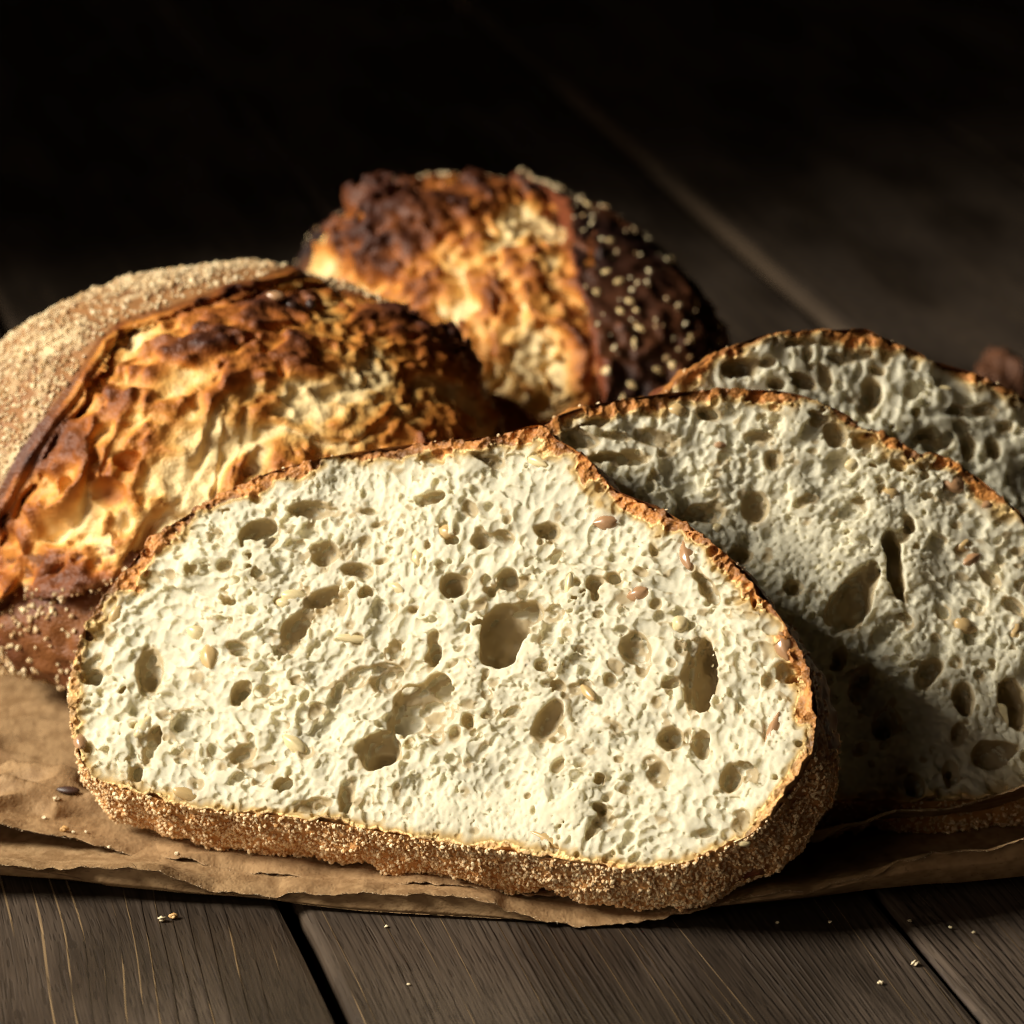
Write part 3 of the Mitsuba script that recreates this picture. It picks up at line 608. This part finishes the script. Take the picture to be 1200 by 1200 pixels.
    shade_amt = sstep(0.45, 0.05, sample(ShadeSd, vi)) * sstep(-0.15, -0.7, v[:, 2])
    col = blend(col, PORE_SHADE, 0.85 * shade_amt)  # shade of the larger pores put into the colour
    col = blend(col, (0.78, 0.66, 0.40), 0.55 * sstep(tk + 3.4, tk + 0.6, dd))
    col = blend(col, GOLD, sstep(tk + 1.9, tk, dd))
    col = blend(col, BROWN, sstep(tk, tk - 0.9, dd) * (0.6 + 0.4 * topness))
    col = blend(col, DARK, sstep(0.9, 0.1, dd) * (0.25 + 0.55 * topness) * (0.6 + 0.3 * n2))
    rim = sstep(tk + 0.2, tk - 0.6, dd)
    col *= (1 + rim * np.clip(0.28 * n2 + 0.22 * n1, -0.55, 0.6))[:, None]
    f = tris(q)
    dist = (dd - tk)[f].mean(1)
    m, c = submesh(v, f, dist > 0, col)
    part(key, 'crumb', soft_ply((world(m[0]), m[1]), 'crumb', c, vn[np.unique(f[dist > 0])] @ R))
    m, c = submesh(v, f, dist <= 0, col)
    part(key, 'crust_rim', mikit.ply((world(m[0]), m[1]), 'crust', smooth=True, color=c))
    # the outer crust band round the slice, flaring towards its back
    t = np.roll(O, -1, 0) - np.roll(O, 1, 0); nrm = np.stack([t[:, 1], -t[:, 0]], 1)
    ar = 0.5 * np.sum(O[:, 0] * np.roll(O[:, 1], -1) - np.roll(O[:, 0], -1) * O[:, 1])
    nrm *= np.sign(ar) / np.linalg.norm(nrm, axis=1, keepdims=True)
    from scipy.ndimage import gaussian_filter1d
    nrm = np.stack([gaussian_filter1d(nrm[:, k], 4 / strip, mode='wrap') for k in range(2)], 1); nrm /= np.linalg.norm(nrm, axis=1, keepdims=True)
    fl = 0.6 + flare[0] * np.clip(-nrm[:, 1], 0, 1) ** 1.2 + flare[1] * np.clip(nrm[:, 0], 0, 1) + flare[2] * np.clip(-nrm[:, 0], 0, 1)
    Tk = S['T']
    ws = np.r_[np.arange(0.25, Tk, strip), Tk]
    sN = ws / Tk
    prof = np.sin(np.minimum(sN * 1.15, 1) * math.pi / 2)            # outward swell
    back = -2.6 * sstep(0.86, 1.0, sN) ** 2
    nb = lattice((len(O), len(ws)), strip, 5.0, seed + 12) * 0.5 + lattice((len(O), len(ws)), strip, 1.4, seed + 13) * 0.32
    offs = 0.12 + fl[:, None] * prof[None, :] + back[None, :] * (0.4 + 0.1 * fl[:, None]) + nb * sstep(0.0, 0.15, sN)[None, :]
    for (au, aw, ru, dep) in S.get('dents', []):
        k = np.exp(-((O[:, :1] - au) / ru) ** 2) * (O[:, 1:2] < 25) * np.exp(-((ws[None, :] - aw) / (ru * 1.5)) ** 2)
        offs = offs - dep * k
    G = np.concatenate([O[:, None] + nrm[:, None] * offs[:, :, None], np.broadcast_to(-ws[None, :, None], (len(O), len(ws), 1))], 2)
    nO, nW = len(O), len(ws)
    i, j = np.meshgrid(np.arange(nO), np.arange(nW - 1), indexing='ij')
    i2 = (i + 1) % nO
    q = np.stack([i * nW + j, i * nW + j + 1, i2 * nW + j + 1, i2 * nW + j], -1).reshape(-1, 4)
    if ar < 0:
        q = q[:, ::-1]
    Gv = G.reshape(-1, 3)
    low_ = sstep(0.25, -0.35, nrm[:, 1])
    cn = lattice((nO, nW), strip, 3.0, seed + 14)
    col = blend(BROWN, DARK, (0.35 + 0.3 * cn.ravel()) * np.repeat(1 - 0.6 * low_, nW))
    col = blend(col, (0.57, 0.28, 0.095), np.repeat(low_, nW) * 0.9)
    bare = np.zeros(len(Gv))
    for (au, aw, ru) in S.get('bare', []):
        bare = np.maximum(bare, np.exp(-(((Gv[:, 0] - au) / ru) ** 2 + ((Gv[:, 2] + aw) / (0.6 * ru)) ** 2) ** 2) * (Gv[:, 1] < 25))
    col = blend(col, (0.20, 0.05, 0.015), bare)
    part(key, 'crust', mikit.ply((world(Gv), q), 'crust', smooth=True, color=col))
    cap = G[:, -1, :2][::4]
    cv, cf = trimesh.creation.triangulate_polygon(__import__('shapely').Polygon(cap).buffer(0), engine='earcut')
    part(key, 'back_face', mikit.ply((world(np.c_[cv, np.full(len(cv), -Tk + 0.05)]), cf[:, ::-1]), 'crumb_cap', smooth=False, color=np.tile(CRUMB, (len(cv), 1))))
    # semolina grains on the crust: thick underneath and at the sides, thin on top
    f = tris(q)
    wt = np.repeat(0.04 + 0.96 * low_, nW)[f].mean(1) * (1 - bare[f].mean(1)) * (Gv[:, 2][f].mean(1) < -0.15)
    p, nn, k = scatter(Gv, f, wt, grain_density, rng)
    r = np.clip(rng.lognormal(-0.98, 0.27, len(p)), 0.18, 0.6)
    tone = rng.random(len(p))
    gc = blend((0.82, 0.64, 0.38), (0.56, 0.31, 0.12), tone ** 1.3)
    gm, gc = grains(p, nn, r, gc, seed + 20, jitter=0.13)
    part(key, 'flour_grains', mikit.ply((world(gm[0]), gm[1]), 'grain', smooth=False, color=gc), kind='stuff')
    # seeds baked into the crumb
    mats = ('seed_pale', 'seed_tan', 'seed_brown')
    for (u, v_, a, b, an, tone) in S['seeds']:
        an = math.radians(an + (180 if rng.random() < 0.5 else 0))
        sv, sf = seed_mesh(a, b, min(b * 0.75, 1.5), 0.3 if a < 1.5 * b else 0.5, 0.15)
        sv = sv * (1 + 0.03 * rng.standard_normal((len(sv), 1)))
        c, s = math.cos(an), math.sin(an)
        tilt = rng.normal() * 0.15
        x, y, z = sv.T
        x, z = x * math.cos(tilt) - z * math.sin(tilt), x * math.sin(tilt) + z * math.cos(tilt)
        i, j = int(np.clip((u - lo[0]) / h, 0, s2[0] - 1)), int(np.clip((v_ - lo[1]) / h, 0, s2[1] - 1))
        P = np.stack([u + x * c - y * s, v_ + x * s + y * c, z - 0.82 * min(b * 0.75, 1.5) - 0.15 + float(rough[i, j]) * 0.7], 1)
        part(key, 'seed', mikit.ply((world(P), sf), mats[tone], smooth=True))
    return key


S1['dents'] = [(-26.0, 26.0, 3.0, 3.2)]
S1['bare'] = [(66.0, 17.0, 4.0)]
Q = 1.0
make_slice('bread_slice', 'front bread slice, brightly lit, its whole open-crumbed cut face in view', S1, 0.285 * Q, 11.5, 100, 70000, 1000, 1.35)
make_slice('bread_slice', 'middle bread slice, half shaded by the front slice, two tall holes in its crumb', S2, 0.37 * Q, 11.0, 200, 46000, 750, 0.6, strip=0.7, flare=(3.0, 1.5, 1.0))
make_slice('bread_slice', 'rearmost bread slice in shade at the right edge, only its top arc showing', S3, 0.57 * Q, 9.0, 300, 15000, 400, 0.35, strip=1.0, flare=(3.0, 1.5, 1.0))

# ------------------------------------------------------------------ whole loaves
def loaf_frame(L, h, pad):
    C, ax, yaw = np.array(L['C']), np.array(L['ax']), L['yaw']
    m = np.array(L['m'], float); m /= np.linalg.norm(m)
    e1 = np.cross([0, 0, 1], m); e1 *= -1 if e1[0] < 0 else 1; e1 /= np.linalg.norm(e1)
    e2 = np.cross(m, e1); e2 *= np.sign(e2[2])
    n = [int(2 * (a + pad) / h) for a in ax[:2]]
    X = (np.arange(n[0]) * h - ax[0] - pad).astype(np.float32); Y = (np.arange(n[1]) * h - ax[1] - pad).astype(np.float32)
    Z = np.arange(-C[2] - 1.0, ax[2] + pad, h).astype(np.float32)
    c, s = math.cos(yaw), math.sin(yaw)
    R = np.array([[c, -s, 0], [s, c, 0], [0, 0, 1]])
    return C, ax, R, m, e1, e2, X, Y, Z


def polyline_field(poly, n=420, span=1.3):
    g = np.linspace(-span, span, n)
    return polygon_sdf(poly, g, g), span, n


def chart_lookup(fld, a, b):
    from scipy.ndimage import map_coordinates
    arr, span, n = fld
    s = (n - 1) / (2 * span)
    return map_coordinates(arr, [(a + span) * s, (b + span) * s], order=1, mode='nearest')


def make_loaf(key, L, h, seed, pad=9.0):
    rng = np.random.default_rng(seed)
    C, ax, R, m, e1, e2, X, Y, Z = loaf_frame(L, h, pad)
    world = lambda v: (v @ R.T + C) * 0.001
    shape = (len(X), len(Y), len(Z))
    x, y, z = (X / ax[0])[:, None, None], (Y / ax[1])[None, :, None], (Z / ax[2])[None, None, :]
    zz = np.where(z > 0, np.abs(z) ** 2.0, np.abs(z) ** L.get('low_pow', 3.2)).astype(np.float32)
    r = np.sqrt(x * x + y * y + zz); Rm = float(ax.mean())
    d = (1 - r) * Rm
    for (cx, cy, cz, rx, ry, rz) in L.get('lumps', []):
        dl = (1 - np.sqrt(((X - cx) / rx)[:, None, None] ** 2 + ((Y - cy) / ry)[None, :, None] ** 2 + ((Z - cz) / rz)[None, None, :] ** 2)) * min(rx, ry, rz)
        d = np.maximum(d, dl)
    ir = 1 / np.maximum(np.sqrt(x * x + y * y + z * z), 1e-3)
    qa, qb, qm = ((x * e[0] + y * e[1] + z * e[2]) * ir for e in (e1, e2, m))
    sdc = chart_lookup(polyline_field(L['burst']), qa, qb).astype(np.float32) * Rm     # inside the burst: positive, mm
    ear = chart_lookup(polyline_field(L['ear_side']), qa, qb).astype(np.float32) * Rm  # negative = on the burst side of the ear
    behind = qm < 0
    sdc[behind] = -20.0; ear[behind] = 20.0
    del qa, qb, qm, ir
    k = L.get('rough', 1.0)
    n_big = lattice(shape, h, 40, seed + 1); n_mid = lattice(shape, h, 9, seed + 2); n_fin = lattice(shape, h, 2.6, seed + 3)
    edge = 1.2 * lattice(shape, h, 11, seed + 4) + 0.7 * n_fin
    # torn surface: lumps and folds drawn out along the tear
    st = L.get('stretch', (20, 11, 9))
    A = lattice(shape, h, (st[0] * 1.6, st[1] * 1.6, st[2] * 1.6), seed + 5)
    B = lattice(shape, h, st, seed + 6)
    Cn = lattice(shape, h, (5.5, 4.0, 4.0), seed + 7)
    St = lattice(shape, h, (2.6, 5.0, 4.5), seed + 9)                    # strands pulled across the tear
    tt = (np.clip(-ear, -5, 90) + 5.5 * n_big + 2.6 * n_mid) / L.get('layer', 17.0)
    saw = tt - np.floor(tt)
    saw = np.where(saw < 0.86, saw / 0.86, (1 - saw) / 0.14).astype(np.float32)       # torn layers lying over one another
    t2 = (np.clip(-ear, -5, 90) * 0.8 - 2.0 * n_big + 3.0 * n_mid + 0.8 * n_fin) / 6.5
    saw2 = t2 - np.floor(t2); saw2 = np.where(saw2 < 0.8, saw2 / 0.8, (1 - saw2) / 0.2).astype(np.float32)
    bump = k * (2.0 * A + 1.3 * ridge(B) + 0.9 * ridge(Cn) + 0.42 * n_fin + 0.45 * ridge(St) + 0.38 * lattice(shape, h, 1.4, seed + 8) + 1.3 * (saw2 - 0.5) + 3.4 * (saw - 0.5) * np.clip(0.9 + 0.6 * B, 0.2, 1.8))
    under = np.clip(-ear, 0, 60)
    sink = -L['sink'] * np.exp(-under / 5.0) + L['swell'] * sstep(4, 34, under) - 1.0
    Fb = d + sink + bump
    lift = L['lift'] * np.exp(-np.clip(ear, 0, 50) / 8.0) * (ear > -3)
    Fs = d + lift + 0.55 * n_big + 0.45 * n_mid + L.get('shell_rough', 0.25) * n_fin
    mask = L.get('over', 0.0) - sdc - edge - 0.55 * np.clip(d + lift, -6, 8)          # shell overhangs outwards
    Fs = np.minimum(Fs, mask)
    body = d - L['sink'] - 9.0
    Fb = np.maximum(np.minimum(Fb, sdc + 9.0), body)
    for (cx, cy, cz, rr) in L.get('pits', []):
        pass
    # air holes and torn pits over the burst
    F = np.maximum(Fs, Fb)
    inb = np.argwhere((np.abs(F[::3, ::3, ::3]) < 1.2) & (sdc[::3, ::3, ::3] > 2.5)) * 3
    if len(inb):
        for _ in range(L.get('n_pits', 120)):
            i, j, k_ = inb[rng.integers(len(inb))]
            rr = float(np.clip(rng.lognormal(0.55, 0.5), 0.8, 5.5)) * L.get('pit', 1.0)
            w = [slice(max(0, int(c - 1.5 * rr / h)), int(c + 1.5 * rr / h) + 2) for c in (i, j, k_)]
            px, py, pz = X[w[0]] - X[i], Y[w[1]] - Y[j], Z[w[2]] - Z[k_]
            e = np.sqrt((px / 1.35)[:, None, None] ** 2 + py[None, :, None] ** 2 + pz[None, None, :] ** 2) - rr
            e = e + 0.35 * n_fin[w[0], w[1], w[2]][:e.shape[0], :e.shape[1], :e.shape[2]]
            np.minimum(F[w[0], w[1], w[2]], e, out=F[w[0], w[1], w[2]])
    F = np.minimum(F, (Z + C[2] - 3.0)[None, None, :])
    vi, q = surface_nets(F)
    f = tris(q)
    S_ = lambda a: sample(a, vi)
    v = np.stack([X[0] + vi[:, 0] * h, Y[0] + vi[:, 1] * h, Z[0] + vi[:, 2] * h], 1)
    fs, fb, vs, ve, nb, nm, nf = S_(Fs), S_(Fb), S_(sdc), S_(ear), S_(n_big), S_(n_mid), S_(n_fin)
    h1, h2, h3 = S_(A), S_(ridge(B)), S_(ridge(Cn))
    burst = ((fb > fs) & (vs > -7)) | (vs > 1.5)
    dsurf = S_(d)
    # burst colour: pale in the hollows, browned on ridges and where the oven caught it
    heat = L['heat'](v, nb, ve) + 0.20 * h1 + 0.17 * (h2 - 0.1) + 0.07 * (h3 - 0.1) + 0.10 * nf + 0.10 * nm + 0.05 * S_(St) + 0.34 * (S_(saw) - 0.55) + 0.14 * (S_(saw2) - 0.5) - 0.045 * np.clip(dsurf + 1.0, -3, 8)
    stops = [(0.0, (0.76, 0.57, 0.28)), (0.22, (0.67, 0.38, 0.11)), (0.46, (0.52, 0.20, 0.034)), (0.72, (0.30, 0.090, 0.015)), (0.95, (0.16, 0.045, 0.010)), (1.25, (0.05, 0.013, 0.005))]
    ts = [s[0] for s in stops]
    cb = np.stack([np.interp(heat, ts, [s[1][k] for s in stops]) for k in range(3)], 1)
    cs, flour = L['shell'](v, ve, vs, nb, nm, nf)
    lipw = sstep(1.9, 0.5, S_(mask)) * (ve > -8)
    cs = blend(cs, (0.14, 0.034, 0.010), lipw)
    col = np.where(burst[:, None], cb, cs)
    bf = burst[f].sum(1) >= 2
    upper = ve[f].mean(1) > 0
    mm, c = submesh(v, f, bf, col)
    part(key, 'torn_crust', mikit.ply((world(mm[0]), mm[1]), 'crust', smooth=True, color=c), label=L['labels'][0])
    mm, c = submesh(v, f, ~bf & upper, col)
    part(key, 'upper_crust', mikit.ply((world(mm[0]), mm[1]), 'crust', smooth=True, color=c), label=L['labels'][1])
    mm, c = submesh(v, f, ~bf & ~upper, col)
    part(key, 'lower_crust', mikit.ply((world(mm[0]), mm[1]), 'crust', smooth=True, color=c), label=L['labels'][2])
    # flour and semolina grains; left off where nothing would see them
    wt = np.where(bf, 0.0, (flour * (1 - lipw))[f].mean(1))
    fc = v[f].mean(1)
    fnn = np.cross(v[f[:, 1]] - v[f[:, 0]], v[f[:, 2]] - v[f[:, 0]]); fnn /= np.maximum(np.linalg.norm(fnn, axis=1, keepdims=True), 1e-9)
    wt = wt * ((fnn @ (R.T @ np.array([0, -0.94, 0.34]))) > -0.25)
    if L['grains'] > 0:
        p, nn, kk = scatter(v, f, wt, L['grains'], rng)
        rr = np.clip(rng.lognormal(-0.85, 0.32, len(p)), 0.18, 0.75) * L.get('grain_size', 1.0)
        gc = blend((0.72, 0.58, 0.35), (0.44, 0.26, 0.11), rng.random(len(p)) ** 1.1)
        gm, gc = grains(p, nn, rr, gc, seed + 30, jitter=0.2)
        part(key, 'flour_grains', mikit.ply((world(gm[0]), gm[1]), 'grain', smooth=False, color=gc), kind='stuff')
    return v, f, bf, upper, world, R, C


# the left loaf: a floured flap over a wide torn burst
def heat_left(v, nb, ve):
    right = sstep(-20, 45, v[:, 0] + 0.35 * v[:, 2])
    return 0.46 + 0.28 * right + 0.20 * nb + 0.25 * sstep(-7, -1, ve)


def shell_left(v, ve, vs, nb, nm, nf):
    up = ve > 0
    base = blend((0.27, 0.125, 0.045), (0.15, 0.058, 0.020), 0.5 + 0.5 * nm)
    base = blend(base, (0.58, 0.44, 0.25), np.clip(0.10 + 0.40 * nm + 0.35 * nf, 0, 1) * up)
    low = blend((0.21, 0.075, 0.018), (0.10, 0.028, 0.008), 0.5 + 0.5 * nm)
    col = np.where(up[:, None], base, low)
    fl = np.where(up, np.clip(0.80 + 0.35 * nm + 0.15 * nb, 0.25, 1), np.clip(0.50 + 0.35 * nm + 0.12 * nb, 0.05, 1) * sstep(-1.0, -4, vs))
    return col, fl


EAR_L = [(-0.84, -0.42), (-0.74, -0.264), (-0.672, -0.104), (-0.596, 0.085), (-0.51, 0.276), (-0.443, 0.431), (-0.382, 0.611), (-0.316, 0.713), (-0.169, 0.773), (-0.028, 0.855), (0.113, 0.923), (0.22, 0.99)]
LOW_L = [(0.6, -1.0), (0.2, -0.52), (-0.02, -0.44), (-0.126, -0.406), (-0.272, -0.385), (-0.424, -0.415), (-0.581, -0.427), (-0.756, -0.48), (-0.9, -0.56)]
LOAF_L = dict(lumps=[(-12.0, -18.0, -24.0, 64.0, 66.0, 28.0)], C=(-78.0, 20.0, 51.0), ax=(77.0, 76.0, 50.5), yaw=0.0, m=(0, -0.9, 0.45), burst=EAR_L + [(1.25, 1.25), (1.25, -1.0)] + LOW_L,
              ear_side=[(-1.29, -0.7), (-0.84, -0.42)] + EAR_L[1:] + [(0.4, 1.29), (-1.29, 1.29)], sink=2.2, swell=-0.5, lift=2.0, over=3.0, stretch=(17, 12, 10),
              heat=heat_left, shell=shell_left, grain_size=1.16, grains=0.58, n_pits=45,
              labels=['golden torn crust bursting open below the floured flap', 'pale floured flap of crust with a dark curled edge', 'dark lower crust dusted with coarse flour'])
left_loaf = thing('bread_loaf', 'floured round loaf at the left with a golden torn burst', 'loaf', 'whole round loaves')
vL, fL, bL, uL, wL, RL, CL = make_loaf(left_loaf, LOAF_L, 0.67 * Q, 500)

# the back loaf: pale burst between a brown flap and a dark seeded shell with shade painted in
def heat_back(v, nb, ve):
    return 0.28 + 0.45 * sstep(-46, -60, v[:, 0]) + 0.18 * nb + 0.14 * sstep(18, 42, v[:, 2]) + 0.18 * sstep(-10, -2, ve)


def shell_back(v, ve, vs, nb, nm, nf):
    up = ve > 0
    dark = blend((0.022, 0.007, 0.004), (0.10, 0.032, 0.010), 0.25 + 0.4 * nm)  # dark crust, made darker still for the shade on this side
    dark = blend(dark, (0.34, 0.24, 0.14), sstep(40, 75, v[:, 1] + 0.3 * v[:, 0]) * sstep(0, 20, v[:, 0]) * 0.6)
    low = blend((0.30, 0.115, 0.030), (0.13, 0.04, 0.012), 0.5 + 0.4 * nm)
    dark = blend(dark, low * 1.15, sstep(-36, -48, v[:, 0]))
    return np.where(up[:, None], dark, low), np.where(up & (v[:, 0] > -30), 0.03 + 0.75 * sstep(8, 40, v[:, 1] + 0.6 * v[:, 0] - 12 + 6 * nb) * sstep(0, 25, v[:, 2]) * sstep(0, 20, v[:, 0]), 0.02)


BL = [(-0.922, 0.32), (-0.879, 0.143), (-0.807, 0.014), (-0.736, -0.026), (-0.637, -0.109), (-0.532, -0.215), (-0.414, -0.276), (-0.304, -0.339), (-0.24, -0.36)]
BR = [(-0.06, -0.34), (-0.05, -0.20), (-0.03, 0.02), (0.0, 0.20), (-0.03, 0.40), (0.05, 0.56), (0.16, 0.72), (0.25, 0.85), (0.3, 1.1)]
LOAF_B = dict(C=(-2.0, 150.0, 45.0), ax=(54.0, 94.0, 45.5), yaw=0.55, m=(-0.3, -0.85, 0.45), burst=BL + BR + [(-1.25, 1.25), (-1.25, 0.5)],
              ear_side=BR[::-1] + [(-0.24, -0.5), (-0.3, -1.29), (1.29, -1.29), (1.29, 1.29)], sink=4.0, swell=2.5, lift=2.5, stretch=(15, 12, 13), rough=1.5,
              heat=heat_back, shell=shell_back, grains=0.5, grain_size=1.3, n_pits=25, shell_rough=0.6, lumps=[(-72.0, -2.0, -4.0, 29.0, 27.0, 31.0), (-23.0, 12.0, 16.0, 24.0, 36.0, 25.0)],
              labels=['pale torn burst of the back loaf', 'almost black crust of the back loaf with sesame seeds', 'brown shaded lower crust of the back loaf'])
back_loaf = thing('bread_loaf', 'blurred round loaf at the back with dark sesame seeded crust', 'loaf', 'whole round loaves')
vB, fB, bB, uB, wB, RB, CB = make_loaf(back_loaf, LOAF_B, 0.95 * Q, 600, pad=46.0)


def lay(v, f, p, nn, L_, W_, H_, an, sink):
    """a seed lying on a surface point"""
    sv, sf = seed_mesh(L_, W_, H_, 0.45, 0.1)
    a = np.cross(nn, [0.3, 0.2, 0.93]); a /= np.linalg.norm(a); b = np.cross(nn, a)
    c, s = math.cos(an), math.sin(an)
    M = np.stack([a * c + b * s, -a * s + b * c, nn], 0)
    return sv @ M + p + nn * sink, sf

# sesame seeds on the dark shell of the back loaf, in view from the front
rng = np.random.default_rng(77)
toward = RB.T @ np.array([0.1, -0.92, 0.35])
nB = np.cross(vB[fB[:, 1]] - vB[fB[:, 0]], vB[fB[:, 2]] - vB[fB[:, 0]]); nB /= np.maximum(np.linalg.norm(nB, axis=1, keepdims=True), 1e-9)
fc = vB[fB].mean(1)
wt = (~bB & uB & (nB @ toward > 0.42)).astype(float)
pts = []
p_, n_, k_ = scatter(vB, fB, wt * (0.25 + 1.5 * (np.sin(fc[:, 2] * 0.21 + 1.0) * np.sin(fc[:, 1] * 0.17) > 0.1)), 0.035, rng)
for p, nn in zip(p_, n_):
    if all(np.linalg.norm(p - o) > 2.6 for o in pts) and len(pts) < 36:
        pts.append(p)
        mv, mf = lay(None, None, p, nn, rng.uniform(1.4, 2.1), rng.uniform(0.9, 1.3), 0.65, rng.uniform(0, 6.3), rng.uniform(-0.25, 0.2))
        part(back_loaf, 'sesame_seed', mikit.ply((wB(mv), mf), 'sesame', smooth=True))

# roasted seeds along the top of the left loaf's flap
tip = np.argwhere(np.array([1]))
nL = np.cross(vL[fL[:, 1]] - vL[fL[:, 0]], vL[fL[:, 2]] - vL[fL[:, 0]]); nL /= np.maximum(np.linalg.norm(nL, axis=1, keepdims=True), 1e-9)
fcL = wL(vL[fL].mean(1)) * 1000
for (tx, ty, tz, a, b, m_) in ((-62.0, 8.0, 106.0, 2.6, 1.7, 'seed_brown'), (-55.0, 8.0, 107.0, 2.2, 1.6, 'seed_dark'), (-50.5, 9.0, 104.0, 1.8, 1.4, 'seed_dark')):
    k = np.argmin(np.linalg.norm(fcL - np.array([tx, ty, tz]), axis=1))
    mv, mf = lay(None, None, vL[fL[k]].mean(0), nL[k], a, b, 1.1, 0.4 * tx, 0.3)
    part(left_loaf, 'roasted_seed', mikit.ply((wL(mv), mf), m_, smooth=True))

# ------------------------------------------------------------------ loose crumbs and a seed
def upper_z(x, y):
    w0, z0 = np.interp(x, xs, wy), np.interp(x, xs, wz)
    d = max(y - w0, 0)
    lf = float(sstep(-55, -95, np.array(x)))
    return 2.2 + (z0 - 2.2) * math.exp(-(d / 20.0) ** 1.6) + max(float(wr(np.array([x]), np.array([y]))[0]), -0.6) * (1 - math.exp(-d / 9)) * (1 + 1.1 * math.exp(-((y + 105) / 25) ** 2) * lf)


def loose_crumb(x, y, z, r, label, tone, group):
    key = numbered('bread_crumb')
    rg = np.random.default_rng(int(abs(x * 31 + y * 17)) + 3)
    b = trimesh.creation.icosphere(2)
    d = np.array(b.vertices)
    nz = 1 + 0.28 * np.sin(d @ rg.normal(size=3) * 3.1 + rg.random() * 6) + 0.16 * np.sin(d @ rg.normal(size=3) * 6.0)
    v_ = d * nz[:, None] * r * 0.82 * np.array([1.15, 0.95, 0.75])
    v_[:, 2] -= v_[:, 2].min()
    col = np.tile(tone, (len(v_), 1))
    scene[key] = mikit.ply(((v_ + np.array([x, y, z])) * 0.001, b.faces), 'grain', smooth=True, color=col)
    labels[key] = {'label': label, 'category': 'crumb', 'group': group}


PALE, TANC = (0.68, 0.56, 0.36), (0.52, 0.30, 0.11)
for x, y, r, t, lab in ((-81.8, -156.2, 0.95, PALE, 'pale crumb on the table at lower left, left one of a close pair'),
                        (-79.3, -154.6, 0.9, TANC, 'orange-brown crumb on the table at lower left, right one of a close pair'),
                        (-29.2, -159.4, 0.5, PALE, 'tiny pale crumb on the board just right of the dark board gap'),
                        (-23.3, -189.1, 0.55, PALE, 'tiny pale crumb near the bottom edge, right of the board gap'),
                        (91.9, -179.3, 0.9, PALE, 'largest white crumb on the table at lower right, beside the board seam'),
                        (83.3, -188.7, 0.65, PALE, 'pale crumb on the table lower right, nearest the bottom edge'),
                        (102.1, -159.8, 0.45, PALE, 'tiny crumb at the shadow edge lower right, left of two'),
                        (107.2, -162.5, 0.4, PALE, 'tiny crumb at the shadow edge lower right, right of two'),
                        (61.9, -154.4 - 3, 0.4, PALE, 'tiny crumb in the shadow below the front slice right corner'),
                        (74.2, -157.0, 0.45, PALE, 'shadowed crumb on the table, just below the lower paper edge'),
                        (93.0, -156.5, 0.45, PALE, 'shadowed crumb on the table, under the raised right paper edge')):
    loose_crumb(x, y, 0.0, r, lab, t, 'crumbs on the table')
for x, y, r, t, lab in ((-112.2, -101.1, 0.8, PALE, 'pale crumb on the paper just left of the dark seed'),
                        (-114.6, -106.2, 0.55, PALE, 'small white crumb on the paper below the dark seed'),
                        (-119.9, -90.7, 0.85, TANC, 'tan crumb on the paper near the left edge above the dark seed'),
                        (-108.6, -116.7, 0.95, TANC, 'tan crumb on the paper by the torn upper edge, left of a pale one'),
                        (-106.3, -117.4, 0.55, PALE, 'pale crumb on the paper by the torn upper edge, beside a tan one'),
                        (-103.4, -115.2, 0.55, PALE, 'small pale crumb on the paper, left of the front slice corner'),
                        (-97.0, -124.0, 0.5, PALE, 'small crumb on the paper beside the front slice bottom corner'),
                        (-80.5, -127.5, 0.6, PALE, 'pale crumb at the kink of the torn upper paper edge')):
    loose_crumb(x, y, upper_z(x, y) + 0.0, r, lab, t, 'crumbs on the paper')
zz_ = upper_z(-109.5, -98.5)
sv, sf = seed_mesh(3.0, 1.35, 0.9, 0.4, 0.2)
key = numbered('flat_seed')
an = math.radians(172)
Rz = np.array([[math.cos(an), -math.sin(an), 0], [math.sin(an), math.cos(an), 0], [0, 0, 1]])
scene[key] = mikit.ply(((sv @ Rz.T + np.array([-109.5, -98.5, zz_ + 1.1])) * 0.001, sf), 'seed_dark', smooth=True)
labels[key] = {'label': 'dark brown flat seed lying on the paper left of the front slice', 'category': 'seed'}

# a broken piece of crust behind the rear slice
pv, pf = np.array(trimesh.creation.icosphere(4).vertices), np.array(trimesh.creation.icosphere(4).faces)
pn = 1 + 0.10 * np.sin(pv @ np.array([5.0, 3, 2])) + 0.06 * np.sin(pv @ np.array([9.0, -7, 8])) + 0.03 * np.sin(pv @ np.array([21.0, 17, -15]))
pv = np.sign(pv) * np.abs(pv) ** 0.75 * pn[:, None] * np.array([8.0, 9.0, 10.0])
pv[:, 2] -= pv[:, 2].min()
scene['crust_piece'] = mikit.ply(((pv + np.array([157.0, 215.0, 0.0])) * 0.001, pf), 'crust', smooth=True, color=np.tile((0.13, 0.052, 0.024), (len(pv), 1)))
labels['crust_piece'] = {'label': 'small blurred brown lump of crust on the table behind the rearmost slice', 'category': 'crust'}
